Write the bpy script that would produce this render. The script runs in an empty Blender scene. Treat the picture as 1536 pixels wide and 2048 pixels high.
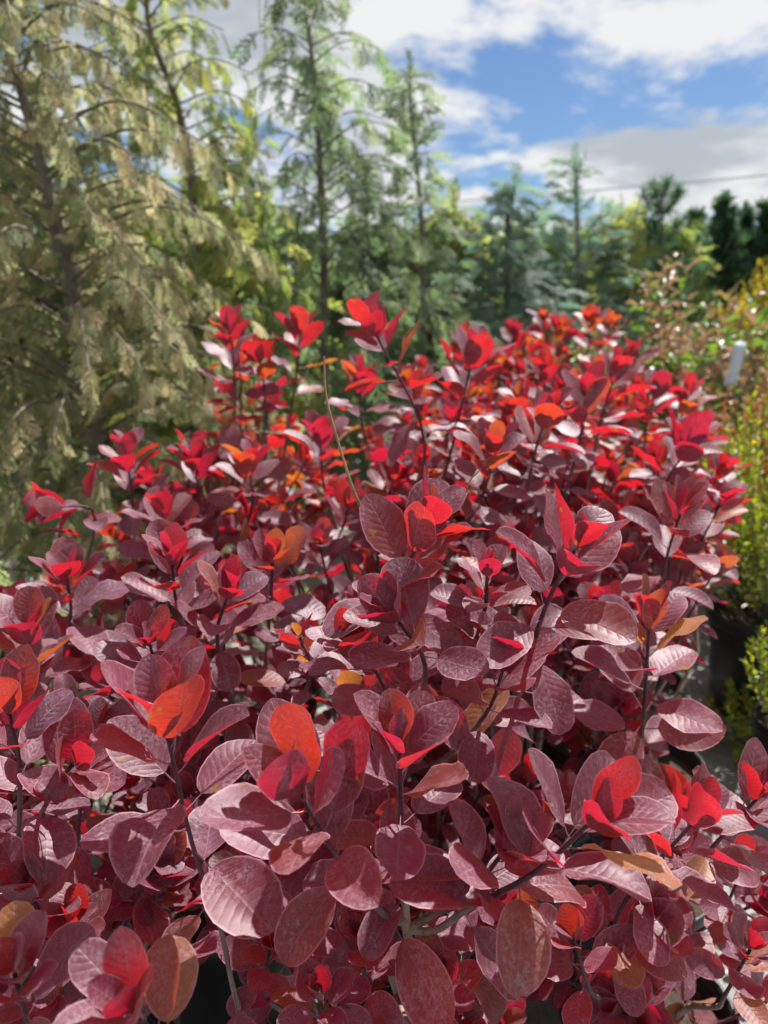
import bpy, math
import numpy as np
from mathutils import Matrix, Vector
from mathutils.bvhtree import BVHTree

# ------------------------------------------------------------------ camera, sky, sun
sc = bpy.context.scene
col = sc.collection
PI = math.pi
LENS, PITCH, CAMZ = 26.0, math.radians(15.3), 1.40
FPX = 2048 * LENS / 36.0
cam = bpy.data.cameras.new('camera'); camo = bpy.data.objects.new('camera', cam); col.objects.link(camo)
cam.sensor_fit = 'VERTICAL'; cam.sensor_height = 36.0; cam.sensor_width = 27.0; cam.lens = LENS
cam.clip_start = 0.02; cam.clip_end = 2000
camo.location = (0, 0, CAMZ); camo.rotation_euler = (PI/2 - PITCH, 0, 0)
cam.dof.use_dof = True; cam.dof.focus_distance = 0.80; cam.dof.aperture_fstop = LENS / 6.3
sc.camera = camo
CAM = np.array([0, 0, CAMZ]); FWD = np.array([0, math.cos(PITCH), -math.sin(PITCH)])
UPV = np.array([0, math.sin(PITCH), math.cos(PITCH)]); RGT = np.array([1.0, 0, 0])
def pix(px, py, d):
    return CAM + RGT*((px-768)/FPX*d) + UPV*(-(py-1024)/FPX*d) + FWD*d
def proj(p):
    v = np.asarray(p) - CAM; d = v @ FWD
    return 768 + FPX*(v @ RGT)/d, 1024 - FPX*(v @ UPV)/d, d

SUN_AZ, SUN_EL = math.radians(34), math.radians(55)
sdir = Vector((math.sin(SUN_AZ)*math.cos(SUN_EL), math.cos(SUN_AZ)*math.cos(SUN_EL), math.sin(SUN_EL)))
sun = bpy.data.lights.new('sun', 'SUN'); suno = bpy.data.objects.new('sun', sun); col.objects.link(suno)
sun.energy = 5.0; sun.angle = math.radians(0.5); sun.color = (1.0, 0.965, 0.925)
suno.rotation_euler = sdir.to_track_quat('Z', 'Y').to_euler(); suno.location = (3, 4, 9)

world = bpy.data.worlds.new('World'); sc.world = world; world.use_nodes = True
sc.view_settings.view_transform = 'Standard'; sc.view_settings.look = 'None'
sc.view_settings.exposure = 0.95; sc.view_settings.gamma = 1.0
sc.cycles.use_denoising = True; sc.cycles.use_adaptive_sampling = True; sc.cycles.adaptive_threshold = 0.025; sc.cycles.adaptive_min_samples = 16
sc.cycles.max_bounces = 5; sc.cycles.diffuse_bounces = 3; sc.cycles.glossy_bounces = 2
sc.cycles.transmission_bounces = 4; sc.cycles.transparent_max_bounces = 4
sc.cycles.sample_clamp_indirect = 6.0

class NT:
    def __init__(s, tree): s.t = tree; s.n = tree.nodes; s.l = tree.links; s.n.clear()
    def new(s, typ, **kw):
        n = s.n.new(typ)
        for k, v in kw.items():
            if k == 'inp':
                for a, b in v.items():
                    if isinstance(b, bpy.types.NodeSocket): s.l.new(b, n.inputs[a])
                    else: n.inputs[a].default_value = b
            else: setattr(n, k, v)
        return n
    def math(s, op, a, b=None, c=None, clamp=False):
        n = s.n.new('ShaderNodeMath'); n.operation = op; n.use_clamp = clamp
        for i, x in enumerate((a, b, c)):
            if x is None: continue
            if isinstance(x, bpy.types.NodeSocket): s.l.new(x, n.inputs[i])
            else: n.inputs[i].default_value = x
        return n.outputs[0]
    def mix(s, f, a, b, mode='MIX'):
        n = s.n.new('ShaderNodeMix'); n.data_type = 'RGBA'; n.blend_type = mode
        for i, x in ((0, f), (6, a), (7, b)):
            if isinstance(x, bpy.types.NodeSocket): s.l.new(x, n.inputs[i])
            else: n.inputs[i].default_value = x if i == 0 else (*x, 1)
        return n.outputs[2]
    def ramp(s, f, stops, interp='LINEAR'):
        n = s.n.new('ShaderNodeValToRGB'); n.color_ramp.interpolation = interp
        e = n.color_ramp.elements
        while len(e) < len(stops): e.new(0.5)
        for q, (p, c) in zip(e, stops):
            q.position = p; q.color = (*c, 1) if len(c) == 3 else c
        if isinstance(f, bpy.types.NodeSocket): s.l.new(f, n.inputs[0])
        return n.outputs[0]
    def maprange(s, v, a, b, c=0.0, d=1.0, smooth=False):
        n = s.n.new('ShaderNodeMapRange'); s.l.new(v, n.inputs[0])
        if smooth: n.interpolation_type = 'SMOOTHSTEP'
        for i, x in zip((1, 2, 3, 4), (a, b, c, d)): n.inputs[i].default_value = x
        return n.outputs[0]

# sky with broken cloud over the whole dome
CLOUD_OFF = (4.3, 1.9, 0.0)
w = NT(world.node_tree)
sky = w.new('ShaderNodeTexSky', sky_type='NISHITA', sun_disc=False, sun_elevation=SUN_EL, sun_rotation=SUN_AZ, air_density=1.0, dust_density=0.6, ozone_density=2.0)
tc = w.new('ShaderNodeTexCoord'); sep = w.new('ShaderNodeSeparateXYZ', inp={0: tc.outputs['Generated']})
zz = w.math('ADD', w.math('MAXIMUM', sep.outputs[2], 0.0), 0.16)
cx = w.math('DIVIDE', sep.outputs[0], zz); cy = w.math('DIVIDE', sep.outputs[1], zz)
cv = w.new('ShaderNodeCombineXYZ', inp={0: cx, 1: cy, 2: 0.0})
def cloud_noise(off, scale, detail=9.0, rough=0.55):
    mp = w.new('ShaderNodeMapping', inp={0: cv.outputs[0], 1: off})
    return w.new('ShaderNodeTexNoise', inp={'Vector': mp.outputs[0], 'Scale': scale, 'Detail': detail, 'Roughness': rough, 'Distortion': 0.25}).outputs[0]
n1 = cloud_noise(CLOUD_OFF, 1.35, 11.0, 0.60)
n2 = cloud_noise((CLOUD_OFF[0]+0.06, CLOUD_OFF[1]+0.20, 0.0), 1.35, 7.0)      # density a little further from the sun: shaded bases
cover = w.maprange(n1, 0.405, 0.52, 0, 1, True)
shade = w.maprange(n2, 0.47, 0.64, 0, 1, True)
ccol = w.mix(shade, (8.9, 9.0, 9.15), (5.0, 5.5, 6.1))
skyc = w.mix(cover, w.mix(1.0, sky.outputs[0], (0.62, 0.78, 0.97), 'MULTIPLY'), ccol)
bg = w.new('ShaderNodeBackground', inp={0: skyc, 1: 0.051})
w.l.new(bg.outputs[0], w.new('ShaderNodeOutputWorld').inputs[0])

# ------------------------------------------------------------------ materials
def new_mat(name):
    m = bpy.data.materials.new(name); m.use_nodes = True
    return m, NT(m.node_tree)
def finish(nt, shader): nt.l.new(shader, nt.new('ShaderNodeOutputMaterial').inputs[0])

def broad_leaf_mat(name, island, base, trans, transfac=0.31, rough=0.47, spec=0.45, dust=1.0, damage=True, veins=9.0, edge=(0.48, 0.25, 0.31), bump=0.26, sheen=0.0):
    """two-sided leaf: reflecting and transmitting colours chosen per leaf, veins, pale rim, dust"""
    m, t = new_mat(name)
    rnd = t.new('ShaderNodeNewGeometry').outputs['Random Per Island'] if island else t.new('ShaderNodeObjectInfo').outputs['Random']
    uv = t.new('ShaderNodeUVMap').outputs[0]
    s = t.new('ShaderNodeSeparateXYZ', inp={0: uv})
    off = t.math('MULTIPLY', rnd, 137.0)
    vv = t.new('ShaderNodeCombineXYZ', inp={0: s.outputs[0], 1: t.math('MULTIPLY', s.outputs[1], 1.5), 2: off}).outputs[0]
    def noise(scale, detail=4.0, rough_=0.55, extra=0.0):
        return t.new('ShaderNodeTexNoise', inp={'Vector': vv, 'Scale': scale + extra, 'Detail': detail, 'Roughness': rough_}).outputs[0]
    a = t.math('ABSOLUTE', t.math('MULTIPLY_ADD', s.outputs[0], 2.0, -1.0))          # 0 midrib .. 1 margin
    vcoord = t.math('MULTIPLY', t.math('SUBTRACT', s.outputs[1], t.math('MULTIPLY', a, 0.22)), veins)
    vcoord = t.math('ADD', vcoord, t.math('MULTIPLY', noise(2.2, 2.0), 0.9))
    tri = t.math('PINGPONG', vcoord, 0.5)                                             # 0 on a vein
    vein = t.maprange(tri, 0.0, 0.085, 1.0, 0.0, True)
    mid = t.maprange(a, 0.0, 0.07, 1.0, 0.0, True)
    allv = t.math('MAXIMUM', t.math('MULTIPLY', vein, t.maprange(a, 0.55, 1.0, 0.7, 0.05)), mid)
    blade = t.math('GREATER_THAN', s.outputs[1], 0.004)
    c = t.ramp(rnd, base); tr = t.ramp(rnd, trans)
    mot = t.maprange(noise(2.6, 5.0), 0.3, 0.7)
    c = t.mix(t.math('MULTIPLY', mot, 0.45), c, t.mix(1.0, c, (0.55, 0.45, 0.5), 'MULTIPLY'))
    tr = t.mix(t.math('MULTIPLY', mot, 0.45), tr, t.mix(1.0, tr, (0.62, 0.5, 0.55), 'MULTIPLY'))
    c = t.mix(t.math('MULTIPLY', allv, 0.32), c, edge)
    tr = t.mix(t.math('MULTIPLY', allv, 0.6), tr, t.mix(1.0, tr, (0.4, 0.25, 0.3), 'MULTIPLY'))
    rim = t.maprange(a, 0.90, 1.0, 0.0, 0.8, True)
    c = t.mix(t.math('MULTIPLY', rim, blade), c, edge)
    if dust > 0:
        d1 = t.math('MULTIPLY', t.maprange(noise(13.0, 6.0, 0.8), 0.46, 0.70), t.maprange(noise(1.6, 3.0), 0.36, 0.62))
        vor = t.new('ShaderNodeTexVoronoi', inp={'Vector': vv, 'Scale': 24.0, 'Randomness': 1.0})
        sp = t.math('MULTIPLY', t.maprange(vor.outputs[0], 0.10, 0.22, 1.0, 0.0), t.maprange(noise(2.0, 2.0), 0.46, 0.6))
        dfac = t.math('MULTIPLY', t.math('MAXIMUM', t.math('MULTIPLY', d1, 0.6), t.math('MULTIPLY', sp, 0.6)), dust, clamp=True)
        c = t.mix(t.math('MULTIPLY', dfac, blade), c, (0.58, 0.47, 0.52))
        rgh = t.math('MULTIPLY_ADD', dfac, 0.25, rough)
    else: rgh = rough
    if damage:
        dm = t.math('MULTIPLY', t.maprange(noise(1.7, 5.0, 0.6, 0.13), 0.67, 0.70), blade)
        c = t.mix(dm, c, (0.22, 0.11, 0.03)); tr = t.mix(dm, tr, (0.5, 0.22, 0.03))
    h = t.math('ADD', t.math('MULTIPLY', t.math('SMOOTH_MIN', tri, 0.3, 0.2), t.maprange(a, 0.0, 1.0, 1.0, 0.3)), t.math('MULTIPLY', mid, -0.2))
    h = t.math('ADD', h, t.math('MULTIPLY', noise(7.0, 4.0), 0.28))
    bmp = t.new('ShaderNodeBump', inp={'Strength': bump, 'Distance': 0.004, 'Height': h}).outputs[0]
    p = t.new('ShaderNodeBsdfPrincipled', inp={'Base Color': c, 'Roughness': rgh, 'Specular IOR Level': spec, 'Normal': bmp, 'Sheen Weight': sheen, 'Sheen Roughness': 0.45, 'Sheen Tint': (1.0, 0.86, 0.9, 1)})
    q = t.new('ShaderNodeBsdfTranslucent', inp={0: tr, 1: bmp})
    mx = t.new('ShaderNodeMixShader', inp={0: t.math('MULTIPLY_ADD', blade, transfac, 0.02), 1: p.outputs[0], 2: q.outputs[0]})
    finish(t, mx.outputs[0]); return m

PUR = [(0.0, (0.145, 0.054, 0.086)), (0.30, (0.098, 0.028, 0.048)), (0.55, (0.170, 0.064, 0.094)), (0.80, (0.13, 0.035, 0.052)), (0.955, (0.14, 0.038, 0.045)), (0.98, (0.20, 0.065, 0.035)), (1.0, (0.28, 0.11, 0.04))]
PURT = [(0.0, (0.70, 0.012, 0.055)), (0.40, (0.84, 0.014, 0.038)), (0.75, (0.90, 0.022, 0.026)), (0.90, (0.90, 0.060, 0.02)), (0.97, (0.92, 0.2, 0.03)), (1.0, (0.95, 0.38, 0.05))]
FAR = [(0.0, (0.14, 0.052, 0.088)), (0.4, (0.12, 0.038, 0.058)), (0.70, (0.16, 0.048, 0.052)), (0.9, (0.20, 0.065, 0.038)), (1.0, (0.32, 0.13, 0.04))]
FART = [(0.0, (0.76, 0.014, 0.045)), (0.40, (0.86, 0.024, 0.028)), (0.70, (0.9, 0.07, 0.022)), (0.9, (0.92, 0.18, 0.025)), (1.0, (0.95, 0.36, 0.05))]
MAT = {}
for isl in (0, 1):
    MAT['smoke', isl] = broad_leaf_mat('smoke_leaf%d' % isl, isl, PUR, PURT, sheen=0.0)
    MAT['smokefar', isl] = broad_leaf_mat('smoke_leaf_far%d' % isl, isl, FAR, FART, sheen=0.0)
    MAT['brown', isl] = broad_leaf_mat('dry_leaf%d' % isl, isl,
        [(0, (0.34, 0.22, 0.13)), (0.4, (0.50, 0.38, 0.27)), (0.72, (0.18, 0.10, 0.05)), (0.76, (0.07, 0.13, 0.03)), (0.85, (0.06, 0.14, 0.04)), (1, (0.10, 0.2, 0.04))],
        [(0, (0.45, 0.24, 0.1)), (0.4, (0.45, 0.28, 0.13)), (0.62, (0.35, 0.18, 0.06)), (0.66, (0.25, 0.5, 0.04)), (1, (0.3, 0.6, 0.05))], 0.3, 0.38, 0.6, 0.0, False, 7.0, (0.3, 0.26, 0.16))
    MAT['lime', isl] = broad_leaf_mat('lime_leaf%d' % isl, isl,
        [(0, (0.14, 0.24, 0.04)), (0.5, (0.24, 0.34, 0.045)), (0.8, (0.40, 0.45, 0.045)), (0.93, (0.48, 0.45, 0.05)), (1, (0.3, 0.12, 0.05))],
        [(0, (0.35, 0.55, 0.04)), (0.6, (0.5, 0.65, 0.03)), (0.9, (0.7, 0.68, 0.03)), (1, (0.6, 0.25, 0.05))], 0.4, 0.35, 0.5, 0.0, False, 4.0, (0.3, 0.35, 0.1), 0.1)
    MAT['yellow', isl] = broad_leaf_mat('yellow_leaf%d' % isl, isl,
        [(0, (0.22, 0.22, 0.03)), (0.5, (0.38, 0.31, 0.03)), (1, (0.48, 0.35, 0.03))],
        [(0, (0.5, 0.5, 0.03)), (1, (0.85, 0.6, 0.03))], 0.4, 0.45, 0.4, 0.0, False, 4.0, (0.4, 0.35, 0.1), 0.1)
    MAT['rust', isl] = broad_leaf_mat('rust_leaf%d' % isl, isl,
        [(0, (0.36, 0.14, 0.045)), (0.6, (0.48, 0.22, 0.07)), (1, (0.54, 0.30, 0.10))],
        [(0, (0.5, 0.2, 0.05)), (1, (0.6, 0.32, 0.1))], 0.3, 0.6, 0.3, 0.0, False, 4.0, (0.4, 0.25, 0.12), 0.1)

def conifer_mat(name, island, base, trans, tf=0.5):
    m, t = new_mat(name)
    rnd = t.new('ShaderNodeAttribute', attribute_name='tint').outputs['Fac'] if island else t.new('ShaderNodeObjectInfo').outputs['Random']
    geo = t.new('ShaderNodeNewGeometry')
    n = t.new('ShaderNodeTexNoise', inp={'Vector': geo.outputs['Position'], 'Scale': 9.0, 'Detail': 4.0}).outputs[0]
    f = t.math('ADD', t.math('MULTIPLY', rnd, 0.72), t.math('MULTIPLY_ADD', n, 0.9, -0.31), clamp=True)
    c = t.ramp(f, base); tr = t.ramp(f, trans)
    p = t.new('ShaderNodeBsdfPrincipled', inp={'Base Color': c, 'Roughness': 0.6, 'Specular IOR Level': 0.25})
    q = t.new('ShaderNodeBsdfTranslucent', inp={0: tr})
    finish(t, t.new('ShaderNodeMixShader', inp={0: tf, 1: p.outputs[0], 2: q.outputs[0]}).outputs[0]); return m
CON = {
 'tan':   ([(0, (0.075, 0.10, 0.05)), (0.4, (0.16, 0.18, 0.095)), (0.62, (0.26, 0.25, 0.145)), (0.85, (0.50, 0.41, 0.25)), (1, (0.54, 0.39, 0.25))],
           [(0, (0.27, 0.38, 0.15)), (0.5, (0.56, 0.56, 0.29)), (1, (0.80, 0.65, 0.39))]),
 'olive': ([(0, (0.06, 0.10, 0.045)), (0.4, (0.125, 0.155, 0.06)), (0.75, (0.23, 0.235, 0.085)), (1, (0.38, 0.33, 0.15))],
           [(0, (0.28, 0.43, 0.1)), (0.6, (0.55, 0.62, 0.14)), (1, (0.75, 0.68, 0.22))]),
 'green': ([(0, (0.07, 0.11, 0.07)), (0.5, (0.15, 0.195, 0.115)), (0.85, (0.25, 0.275, 0.15)), (1, (0.30, 0.28, 0.15))],
           [(0, (0.18, 0.31, 0.14)), (0.7, (0.34, 0.46, 0.19)), (1, (0.5, 0.5, 0.2))]),
 'blue':  ([(0, (0.08, 0.12, 0.105)), (0.5, (0.18, 0.235, 0.19)), (1, (0.33, 0.37, 0.29))],
           [(0, (0.18, 0.34, 0.24)), (1, (0.38, 0.52, 0.36))]),
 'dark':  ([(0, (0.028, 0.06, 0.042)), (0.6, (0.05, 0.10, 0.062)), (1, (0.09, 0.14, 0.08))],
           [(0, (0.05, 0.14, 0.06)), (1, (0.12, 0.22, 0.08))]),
 'pale':  ([(0, (0.16, 0.25, 0.09)), (0.5, (0.27, 0.36, 0.15)), (1, (0.42, 0.45, 0.21))],
           [(0, (0.3, 0.5, 0.13)), (1, (0.55, 0.6, 0.25))]),
}
for k, (b, tr) in CON.items():
    for isl in (0, 1): MAT[k, isl] = conifer_mat('conifer_%s%d' % (k, isl), isl, b, tr)

def bark_mat(name, young, old, scale=60.0):
    m, t = new_mat(name)
    age = t.new('ShaderNodeAttribute', attribute_name='tint').outputs['Fac']
    geo = t.new('ShaderNodeNewGeometry')
    mp = t.new('ShaderNodeMapping', inp={0: geo.outputs['Position'], 3: (1, 1, 0.35)})
    n = t.new('ShaderNodeTexNoise', inp={'Vector': mp.outputs[0], 'Scale': scale, 'Detail': 6.0, 'Roughness': 0.65}).outputs[0]
    n2 = t.new('ShaderNodeTexNoise', inp={'Vector': geo.outputs['Position'], 'Scale': scale*4, 'Detail': 3.0}).outputs[0]
    c = t.mix(age, young, old)
    c = t.mix(t.maprange(n, 0.35, 0.65), t.mix(1.0, c, (0.5, 0.46, 0.44), 'MULTIPLY'), c)
    c = t.mix(t.maprange(n2, 0.62, 0.68, 0, 0.7), c, t.mix(1.0, c, (0.35, 0.3, 0.28), 'MULTIPLY'))
    b = t.new('ShaderNodeBump', inp={'Strength': 0.5, 'Distance': 0.002, 'Height': n}).outputs[0]
    p = t.new('ShaderNodeBsdfPrincipled', inp={'Base Color': c, 'Roughness': 0.62, 'Specular IOR Level': 0.35, 'Normal': b})
    finish(t, p.outputs[0]); return m
MAT['stem'] = bark_mat('stem_bark', (0.10, 0.035, 0.055), (0.42, 0.36, 0.28))
MAT['twig'] = bark_mat('dead_twig', (0.42, 0.24, 0.10), (0.36, 0.24, 0.13))
MAT['bark'] = bark_mat('tree_bark', (0.17, 0.12, 0.08), (0.24, 0.215, 0.185), 30.0)

def simple_mat(name, c1, c2, rough, scale, bump=0.2, dist=0.004, spec=0.4):
    m, t = new_mat(name)
    geo = t.new('ShaderNodeNewGeometry')
    n = t.new('ShaderNodeTexNoise', inp={'Vector': geo.outputs['Position'], 'Scale': scale, 'Detail': 7.0, 'Roughness': 0.65}).outputs[0]
    b = t.new('ShaderNodeBump', inp={'Strength': bump, 'Distance': dist, 'Height': n}).outputs[0]
    p = t.new('ShaderNodeBsdfPrincipled', inp={'Base Color': t.mix(t.maprange(n, 0.3, 0.7), c1, c2), 'Roughness': rough, 'Specular IOR Level': spec, 'Normal': b})
    finish(t, p.outputs[0]); return m
MAT['pot'] = simple_mat('black_pot', (0.014, 0.014, 0.015), (0.03, 0.029, 0.028), 0.42, 14.0, 0.05)
MAT['soil'] = simple_mat('potting_soil', (0.025, 0.017, 0.012), (0.09, 0.06, 0.04), 0.9, 70.0, 0.9, 0.01)
MAT['tag'] = simple_mat('white_tag', (0.42, 0.46, 0.5), (0.52, 0.55, 0.58), 0.4, 20.0, 0.02)
MAT['cable'] = simple_mat('cable_sheath', (0.30, 0.31, 0.31), (0.36, 0.37, 0.37), 0.5, 5.0, 0.0)
def ground_mat():
    m, t = new_mat('ground_fabric')
    geo = t.new('ShaderNodeNewGeometry'); s = t.new('ShaderNodeSeparateXYZ', inp={0: geo.outputs['Position']})
    def noise(sc_, d=6.0): return t.new('ShaderNodeTexNoise', inp={'Vector': geo.outputs['Position'], 'Scale': sc_, 'Detail': d, 'Roughness': 0.6}).outputs[0]
    wob = t.math('MULTIPLY', noise(5.0), 0.01)
    wx = t.math('SINE', t.math('MULTIPLY', t.math('ADD', s.outputs[0], wob), 2*PI/0.009))
    wy = t.math('SINE', t.math('MULTIPLY', s.outputs[1], 2*PI/0.005))
    weave = t.math('ADD', t.math('MULTIPLY', wx, 0.7), t.math('MULTIPLY', wy, 0.3))
    c = t.mix(t.maprange(noise(3.0), 0.3, 0.7), (0.20, 0.205, 0.19), (0.31, 0.31, 0.285))
    c = t.mix(t.maprange(weave, -1, 1, 0.35, 0.0), c, (0.10, 0.10, 0.095))
    c = t.mix(t.maprange(noise(11.0, 8.0), 0.55, 0.72, 0, 0.75), c, (0.10, 0.085, 0.06))
    b = t.new('ShaderNodeBump', inp={'Strength': 0.5, 'Distance': 0.002, 'Height': weave}).outputs[0]
    b2 = t.new('ShaderNodeBump', inp={'Strength': 0.5, 'Distance': 0.03, 'Height': noise(4.0, 3.0), 'Normal': b}).outputs[0]
    p = t.new('ShaderNodeBsdfPrincipled', inp={'Base Color': c, 'Roughness': 0.55, 'Specular IOR Level': 0.4, 'Normal': b2})
    finish(t, p.outputs[0]); return m
MAT['ground'] = ground_mat()

# ------------------------------------------------------------------ mesh helpers
def mesh_from(name, v, f, uv=None, tint=None, mat=None, smooth=True):
    """v: (n,3), f: list of index tuples or an (m,4) array; uv and tint per vertex"""
    me = bpy.data.meshes.new(name)
    v = np.asarray(v, dtype=np.float32)
    if isinstance(f, np.ndarray):
        m, k = f.shape
        me.vertices.add(len(v)); me.vertices.foreach_set('co', v.ravel())
        me.loops.add(m*k); me.loops.foreach_set('vertex_index', f.astype(np.int32).ravel())
        me.polygons.add(m); me.polygons.foreach_set('loop_start', np.arange(0, m*k, k, dtype=np.int32))
        me.update(calc_edges=True)
    else:
        me.from_pydata(v.tolist(), [], f)
    if smooth: me.polygons.foreach_set('use_smooth', np.ones(len(me.polygons), dtype=bool))
    li = np.zeros(len(me.loops), dtype=np.int32); me.loops.foreach_get('vertex_index', li)
    if uv is not None:
        L = me.uv_layers.new(name='UVMap'); L.data.foreach_set('uv', np.asarray(uv, dtype=np.float32)[li].ravel())
    if tint is not None:
        A = me.attributes.new('tint', 'FLOAT', 'POINT'); A.data.foreach_set('value', np.asarray(tint, dtype=np.float32))
    if mat: me.materials.append(mat)
    me.update()
    return me
def link(name, data, parent=None, mtx=None):
    o = bpy.data.objects.new(name, data); col.objects.link(o)
    if parent: o.parent = parent
    if mtx is not None: o.matrix_basis = mtx
    return o
def thing(name, label, cat, loc, group=None):
    o = bpy.data.objects.new(name, None); col.objects.link(o); o.location = tuple(float(x) for x in loc); o.empty_display_size = 0.1
    o['label'] = label; o['category'] = cat
    if group: o['group'] = group
    return o
def nrm(v):
    v = np.asarray(v, dtype=float); return v / (np.linalg.norm(v) + 1e-12)
def spline(pts, n):
    """Catmull-Rom through pts"""
    P = [np.asarray(p, float) for p in pts]; P = [2*P[0]-P[1]] + P + [2*P[-1]-P[-2]]
    out = []
    seg = len(P) - 3
    for i in range(seg):
        a, b, c, d = P[i:i+4]
        for t in np.linspace(0, 1, n, endpoint=(i == seg-1)):
            out.append(0.5*((2*b) + (c-a)*t + (2*a-5*b+4*c-d)*t*t + (3*b-a-3*c+d)*t**3))
    return np.array(out)
def tube(path, r0, r1, sides=6, t0=0.0, t1=1.0, knobs=0.0, rng=None, cap=True):
    """verts, quads, tint of a tapering tube"""
    path = np.asarray(path, float); n = len(path)
    T = np.gradient(path, axis=0); T /= np.linalg.norm(T, axis=1)[:, None] + 1e-12
    ref = np.array([1.0, 0, 0]) if abs(T[0][0]) < 0.8 else np.array([0, 1.0, 0])
    v, tint = [], []
    for i in range(n):
        u = nrm(ref - T[i]*(ref @ T[i])); b = np.cross(T[i], u); ref = u
        f = i/(n-1); r = r0*(1-f) + r1*f
        if knobs and rng is not None: r *= 1 + knobs*rng.uniform(-0.6, 1)*(i % 2)
        for k in range(sides):
            a = 2*PI*k/sides; v.append(path[i] + r*(math.cos(a)*u + math.sin(a)*b)); tint.append(t0*(1-f) + t1*f)
    f = [(i*sides+k, i*sides+(k+1) % sides, (i+1)*sides+(k+1) % sides, (i+1)*sides+k) for i in range(n-1) for k in range(sides)]
    f = np.array(f)
    if cap:
        v.append(path[-1] + T[-1]*r1); tint.append(t1); e = len(v)-1
        f = np.vstack([f, [((n-1)*sides+k, (n-1)*sides+(k+1) % sides, e, e) for k in range(0)]]) if False else f
    return np.array(v), f, np.array(tint)
def joinq(parts):
    V, F, T, o = [], [], [], 0
    for v, f, t in parts:
        V.append(v); F.append(f + o); T.append(t); o += len(v)
    return np.vstack(V), np.vstack(F), np.concatenate(T)

def lathe(profile, n=28):
    v = [(r*math.cos(2*PI*k/n), r*math.sin(2*PI*k/n), z) for r, z in profile for k in range(n)]
    f = [(i*n+k, i*n+(k+1) % n, (i+1)*n+(k+1) % n, (i+1)*n+k) for i in range(len(profile)-1) for k in range(n)]
    return np.array(v), np.array(f)
def pot_mesh(R, H, name):
    v, f = lathe([(0.002, 0.003), (R*0.80, 0.003), (R*0.81, 0.012), (R*0.95, H*0.86), (R*0.955, H*0.88), (R*1.02, H*0.885), (R*1.035, H*0.90), (R*1.04, H*0.99), (R*1.025, H), (R*0.99, H), (R*0.975, H*0.9), (R*0.95, H*0.75)])
    m = mesh_from(name, v, f, mat=MAT['pot'])
    return m
def soil_mesh(R, H, rng, name):
    n = 16; v, f = [], []
    rings = [0.0, 0.35, 0.7, 1.0]
    for r in rings:
        for k in range(n): v.append((r*R*0.955*math.cos(2*PI*k/n), r*R*0.955*math.sin(2*PI*k/n), H*0.82 + (rng.uniform(-0.008, 0.012) if 0 < r < 1 else 0.004)))
    for i in range(3):
        for k in range(n): f.append((i*n+k, i*n+(k+1) % n, (i+1)*n+(k+1) % n, (i+1)*n+k))
    return mesh_from(name, v, np.array(f), mat=MAT['soil'])
POT = pot_mesh(0.14, 0.28, 'pot'); SOIL = soil_mesh(0.14, 0.28, np.random.default_rng(1), 'soil')
BIGPOT = pot_mesh(0.2, 0.38, 'pot'); BIGSOIL = soil_mesh(0.2, 0.38, np.random.default_rng(2), 'soil')

# ------------------------------------------------------------------ leaf templates (unit blade length, +Y along, +Z upper face)
def leaf_template(rng, ratio, fold, bend, wave, twist, tip, nu=4, nv=9, pet=0.28, bite=None):
    t = np.linspace(0, 1, nv+1); vs = 0.2*t + 0.8*(1-np.cos(PI*t))/2
    ss = np.array([-1, -0.55, 0, 0.55, 1]) if nu == 4 else np.linspace(-1, 1, nu+1)
    a, b = 0.60, tip
    wmax = (a/(a+b))**a * (b/(a+b))**b
    ph = rng.uniform(0, 2*PI); fr = rng.uniform(1.0, 1.9)
    V, UV = [], []
    y, z, ang = 0.0, 0.0, 0.0
    rim_j = rng.uniform(-0.018, 0.018, (nv+1, 2))
    for i, v in enumerate(vs):
        if i:
            ds = vs[i]-vs[i-1]; ang = bend*(v**1.2)
            y += ds*math.cos(ang); z += ds*math.sin(ang)
        wv = 0.5*ratio*max(v, 1e-4)**a*max(1-v, 1e-4)**b/wmax
        if i == nv: wv = 0.012
        if i == 0: wv = 0.010
        for s in ss:
            side = 0 if s < 0 else 1
            wl = wv*(1 + (rim_j[i, side] if abs(s) == 1 else 0))
            yy = 0.0
            if bite and v > bite[0] and s*bite[1] > 0: wl *= bite[2]
            x = s*wl
            zz_ = fold*abs(x)**1.15*1.1 + wave*math.sin(fr*2*PI*v + ph + (0 if s < 0 else 1.3))*(abs(s)**2)*wv*1.4
            tw = twist*v
            xr, zr = x*math.cos(tw) - zz_*math.sin(tw), x*math.sin(tw) + zz_*math.cos(tw)
            V.append((xr, pet + y - zr*math.sin(ang), z + zr*math.cos(ang)))
            UV.append((s*0.5+0.5, 0.01 + 0.99*v))
    k = nu+1
    F = [(i*k+j, i*k+j+1, (i+1)*k+j+1, (i+1)*k+j) for i in range(nv) for j in range(nu)]
    if pet == 0: return np.array(V), np.array(F), np.array(UV)
    base = len(V)
    pr = 0.011
    for i, (yy, zz_) in enumerate(((0, 0), (pet*0.5, -0.012), (pet*1.04, -0.004))):
        for q in range(3):
            an = 2*PI*q/3 + PI/2; V.append((pr*math.cos(an), yy, zz_ + pr*math.sin(an))); UV.append((0.5, 0.0))
    for i in range(2):
        for q in range(3): F.append((base+i*3+q, base+i*3+(q+1) % 3, base+(i+1)*3+(q+1) % 3, base+(i+1)*3+q))
    return np.array(V), np.array(F), np.array(UV)
rng0 = np.random.default_rng(11)
SMOKE, SMOKE_LO = [], []
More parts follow.
